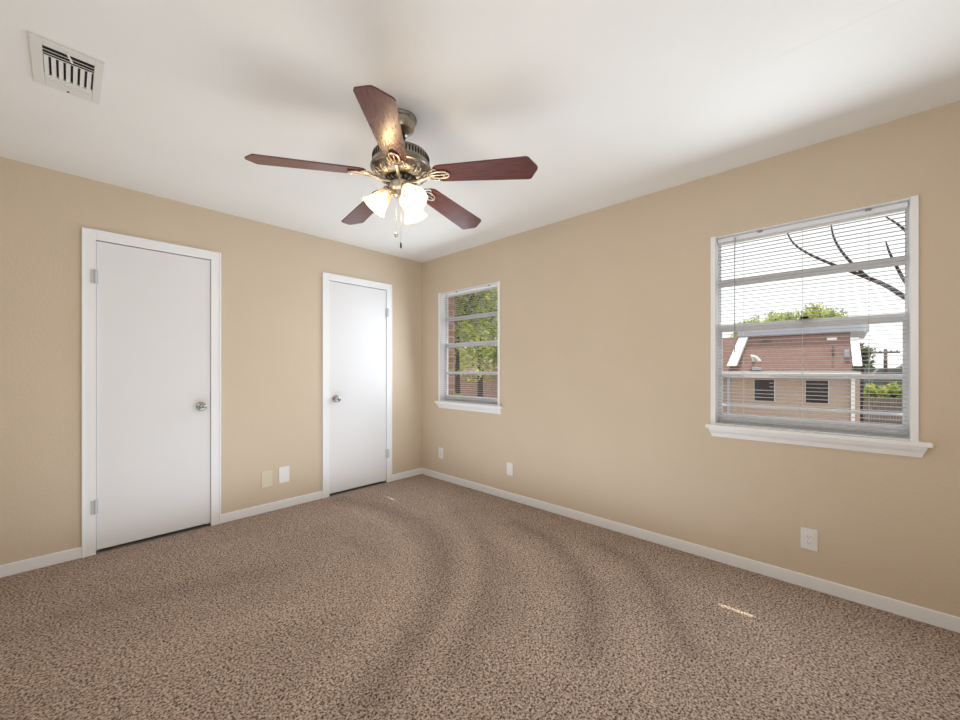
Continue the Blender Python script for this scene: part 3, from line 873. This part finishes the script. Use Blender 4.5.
# white rake boards
def rake(q, w_, off, nm):
    bm_ = BM(); (pa, pb) = q
    lo_a, hi_a = Vector(pa), Vector(pb)
    v = []
    for p_ in (lo_a, hi_a):
        for dy in (0, w_):
            for dx in (0, off):
                v.append(bm_.verts.new((p_.x - dx, p_.y - dy, p_.z)))
    for f in ((0, 1, 3, 2), (4, 6, 7, 5), (0, 4, 5, 1), (2, 3, 7, 6), (0, 2, 6, 4), (1, 5, 7, 3)): bm_.faces.new([v[i] for i in f])
    obj(nm, bm_, m_extwhite, bld)
la, lb = P(728, 366, BXW - .3), P(740, 338, xt)
rake((la, lb), abs(P(728, 366).y - P(737, 366).y), .25, 'rake_board')
ra, rb = P(853, 366, BXW - .3), P(850, 338, xt)
rake((ra, rb), abs(P(850, 366).y - P(859, 366).y), .25, 'rake_board')
bm = BM(); box(bm, xt - .12, xt + 5.0, b1.y - .5, P(738, 337, xt).y, zt, zt + .30, .02); obj('roof_cap', bm, m_metal_roof, bld)
bm = BM(); box(bm, BXW - .42, BXW - .30, a1.y - .2, yL + .4, eave - .12, eave + .02); obj('gutter', bm, m_extwhite, bld)
for (xa_, xb_, ya_, yb_) in ((754, 775, 379, 402), (805, 829, 380, 404)):
    p_, q_ = P(xa_, ya_), P(xb_, yb_)
    bm = BM(); box(bm, BXW - .03, BXW + .02, q_.y, p_.y, q_.z, p_.z)
    wn = obj('window', bm, m_extwhite, bld)
    bm = BM(); box(bm, BXW - .045, BXW - .02, q_.y + .02, p_.y - .02, q_.z + .02, p_.z - .02); obj('pane', bm, m_extglass, wn)
for px in (853, 729):
    y = P(px, 390).y; bm = BM(); box(bm, BXW - .10, BXW - .01, y - .05, y + .05, GZ, eave - .1)
    obj('downspout', bm, m_extwhite if px > 800 else m_metal_roof, bld)
def roof_x(py): return BXW - .35 + (xt - BXW + .35) * (371 - py) / 34.0
for (px, py, sw, sh_, hh, mm_) in ((766, 342, .30, .1, .10, m_fence), (832, 341, .28, .1, .12, m_extwhite), (757, 369, .30, .1, .08, m_metal_roof), (847, 356, .14, .12, .22, m_metal_roof), (833, 356, .05, .05, .35, m_fence)):
    c = P(px, py, roof_x(py)); bm = BM(); box(bm, c.x - .12, c.x + .2, c.y - sw / 2, c.y + sw / 2, c.z - .05, c.z + hh, .01); obj('roof_vent', bm, mm_, bld)
c = P(754, 360, roof_x(360)); bm = BM()
tube(bm, [c + Vector((.2, 0, -.2)), c + Vector((-.1, 0, .0)), c + Vector((-.16, .04, .16)), c + Vector((-.2, -.1, .10)), c + Vector((-.2, -.22, -.06))], .06, 8)
obj('vent_hood', bm, m_extwhite, bld, smooth=60)

# trees rising over that roof
for i, (px, py, rr, hh) in enumerate(((750, 331, .95, .95), (779, 327, 1.1, 1.25), (808, 325, 1.15, 1.35), (834, 326, .75, 1.35))):
    TX = 27.0 + 3.3 * (i % 2)
    c = P(px, py, TX)
    lab = ['low pale tree top over the brown roof, leftmost of the four', 'tree top over the brown roof, second from the left', 'tallest green tree top over the brown roof', 'green tree top over the brown roof, rightmost of the four'][i]
    tree('leafy_tree', lab, (TX, c.y, c.z), (1.1, rr, hh), 2600, .10, m_leaf, 20 + i, 'trees over the brown roof', 40)
# small tree, pole, hedge, fence and far roofs right of the building
c = P(858, 352, 34); tree('leafy_tree', 'small dull green tree beside the white roof edge of the brick building', (34, c.y - .2, c.z - .3), (.9, .75, 1.1), 700, .14, m_leaf2, 41)
pl = thing('utility_pole', 'thin wooden utility pole with a crossarm far beyond the large window', 'utility pole', (48, P(885.5, 370, 48).y, GZ))
y = P(885.5, 370, 48).y
bm = BM(); tube(bm, [(48, y, GZ), (48, y, P(885, 349, 48).z)], [.16, .12], 8); obj('pole', bm, m_pole, pl)
bm = BM(); box(bm, 47.8, 48.0, P(900, 352, 48).y, P(872, 352, 48).y, P(885, 353.5, 48).z, P(885, 352, 48).z); obj('crossarm', bm, m_pole, pl)
for px in (875, 880, 891, 897):
    bm = BM(); yy = P(px, 352, 48).y; tube(bm, [(47.9, yy, P(885, 353, 48).z), (47.9, yy, P(885, 350.5, 48).z)], .07, 6); obj('insulator', bm, m_pole, pl)
for i, (px, w_, py, X_) in enumerate(((860, 2.0, 366, 70), (891, 1.3, 368, 56), (927, 2.8, 363, 75))):
    yy = P(px, 370, X_).y; zt_ = P(px, py, X_).z
    h_ = thing('house', ['far grey house, left of the utility pole', 'far grey house behind the utility pole', 'far grey house at the right edge of the window'][i], 'house', (X_, yy, GZ), 'far houses')
    bm = BM(); box(bm, X_, X_ + 6, yy - w_, yy + w_, GZ, zt_ - 1.2); obj('wall', bm, m_hill, h_)
    bm = BM(); prism(bm, [(yy - w_ - .4, zt_ - 1.2), (yy + w_ + .4, zt_ - 1.2), (yy + w_ * .6, zt_), (yy - w_ * .6, zt_)], X_ - .3, X_ + 6.3, Matrix(((0, 0, 1, 0), (1, 0, 0, 0), (0, 1, 0, 0), (0, 0, 0, 1))))
    obj('roof', bm, m_hill, h_)
bm = BM()
for i in range(9):
    leaf_cloud(bm, (40, P(866 + i * 7, 385, 40).y, -1.0 + .25 * math.sin(i * 2.3)), (1.0, .9, 1.1), 420, .14, 60 + i, 5)
me_ = bpy.data.meshes.new('hedge'); bm.to_mesh(me_); bm.free(); me_.materials.append(m_leaf)
o = bpy.data.objects.new('hedge', me_); col.objects.link(o); tag(o, 'yellow green hedge beyond the right end of the brick building', 'hedge')
bm = BM(); yA, yB2 = P(935, 400, 38).y, P(858, 400, 38).y; k = 0; y = yA
while y < yB2:
    box(bm, 38, 38.03, y, y + .13, GZ, P(880, 397, 38).z - .04 * (k % 3)); y += .14; k += 1
box(bm, 38.03, 38.1, yA, yB2, GZ + .3, GZ + .4); box(bm, 38.03, 38.1, yA, yB2, -1.9, -1.8)
o = obj('board_fence', bm, m_fence); tag(o, 'weathered brown board fence in front of the hedge', 'fence')

# bare tree close to the large window, trunk out of view on the right
def PP(px, py, X_): return hit(px, py, 0, X_)
bt = thing('bare_tree', 'dark leafless branches reaching in from the right outside the large window', 'tree', (2.6, -5.6, GZ))
bm = BM()
tr = [(2.6, -5.6, GZ), (2.55, -5.5, -.5), (2.5, -5.35, .9), (2.45, -5.2, 1.4)]
tube(bm, tr, [.14, .12, .10, .08], 10); obj('trunk', bm, m_bark, bt, smooth=60)
X_ = 2.2
def limb(px_pts, rads, start=None):
    pts = ([Vector(start)] if start else []) + [PP(x, y, X_) for x, y in px_pts]
    # smooth subdivision
    out = []; 
    for i in range(len(pts) - 1):
        for t_ in (0, .33, .66): out.append(pts[i].lerp(pts[i + 1], t_))
    out.append(pts[-1]); n_ = len(out)
    for _ in range(2):
        out = [out[0]] + [(out[i - 1] + out[i] * 2 + out[i + 1]) / 4 for i in range(1, n_ - 1)] + [out[-1]]
    rr = [rads[0] + (rads[1] - rads[0]) * i / (n_ - 1) for i in range(n_)]
    b_m = BM(); tube(b_m, out, rr, 7); obj('branch', b_m, m_bark, bt, smooth=60)
limb([(940, 315), (908, 300), (888, 286), (868, 278), (850, 271), (826, 262), (806, 253), (792, 243), (787, 232)], (.026, .006), (2.45, -5.2, 1.4))
limb([(868, 278), (852, 264), (840, 250), (833, 237), (831, 224)], (.015, .006))
limb([(935, 320), (908, 287), (897, 268), (889, 252), (886, 242)], (.022, .005), (2.45, -5.2, 1.4))
limb([(945, 270), (920, 245), (908, 233), (898, 224), (886, 217)], (.022, .006), (2.45, -5.2, 1.4))

# trees and a brick house beyond the small window
gs = [((4.04, 3.75, 3.4), (1.9, 1.9, 2.5), 15000, .07), ((8.3, 6.9, 3.3), (2.1, 2.1, 2.8), 12000, .09)]
labs = ['bright green leafy tree filling the panes of the small window', 'second green tree behind the near one outside the small window']
for i, (c, r_, n_, s_) in enumerate(gs):
    tree('leafy_tree', labs[i], c, r_, n_, s_, m_leaf, 80 + i, 'trees outside the small window', 30)
bm = BM()
leaf_cloud(bm, (3.1, 3.2, .2), (.55, .55, .75), 2200, .05, 95, 9); tube(bm, [(3.1, 3.2, GZ), (3.1, 3.2, .4)], [.05, .03], 6)
me_ = bpy.data.meshes.new('shrub'); bm.to_mesh(me_); bm.free(); me_.materials.append(m_leaf)
o = bpy.data.objects.new('shrub', me_); col.objects.link(o); tag(o, 'small bright shrub low at the left in the small window', 'shrub')
h2 = thing('brick_house', 'low reddish brick house behind the trees outside the small window', 'house', (12, 7, GZ))
bm = BM(); box(bm, 11.2, 17, 3.5, 15, GZ, 1.1); obj('wall', bm, m_brick2, h2)
bm = BM(); prism(bm, [(10.6, 1.1), (17.6, 1.1), (14.1, 2.4)], 3.0, 15.5, Matrix(((1, 0, 0, 0), (0, 0, 1, 0), (0, 1, 0, 0), (0, 0, 0, 1)))); obj('roof', bm, m_shingle, h2)
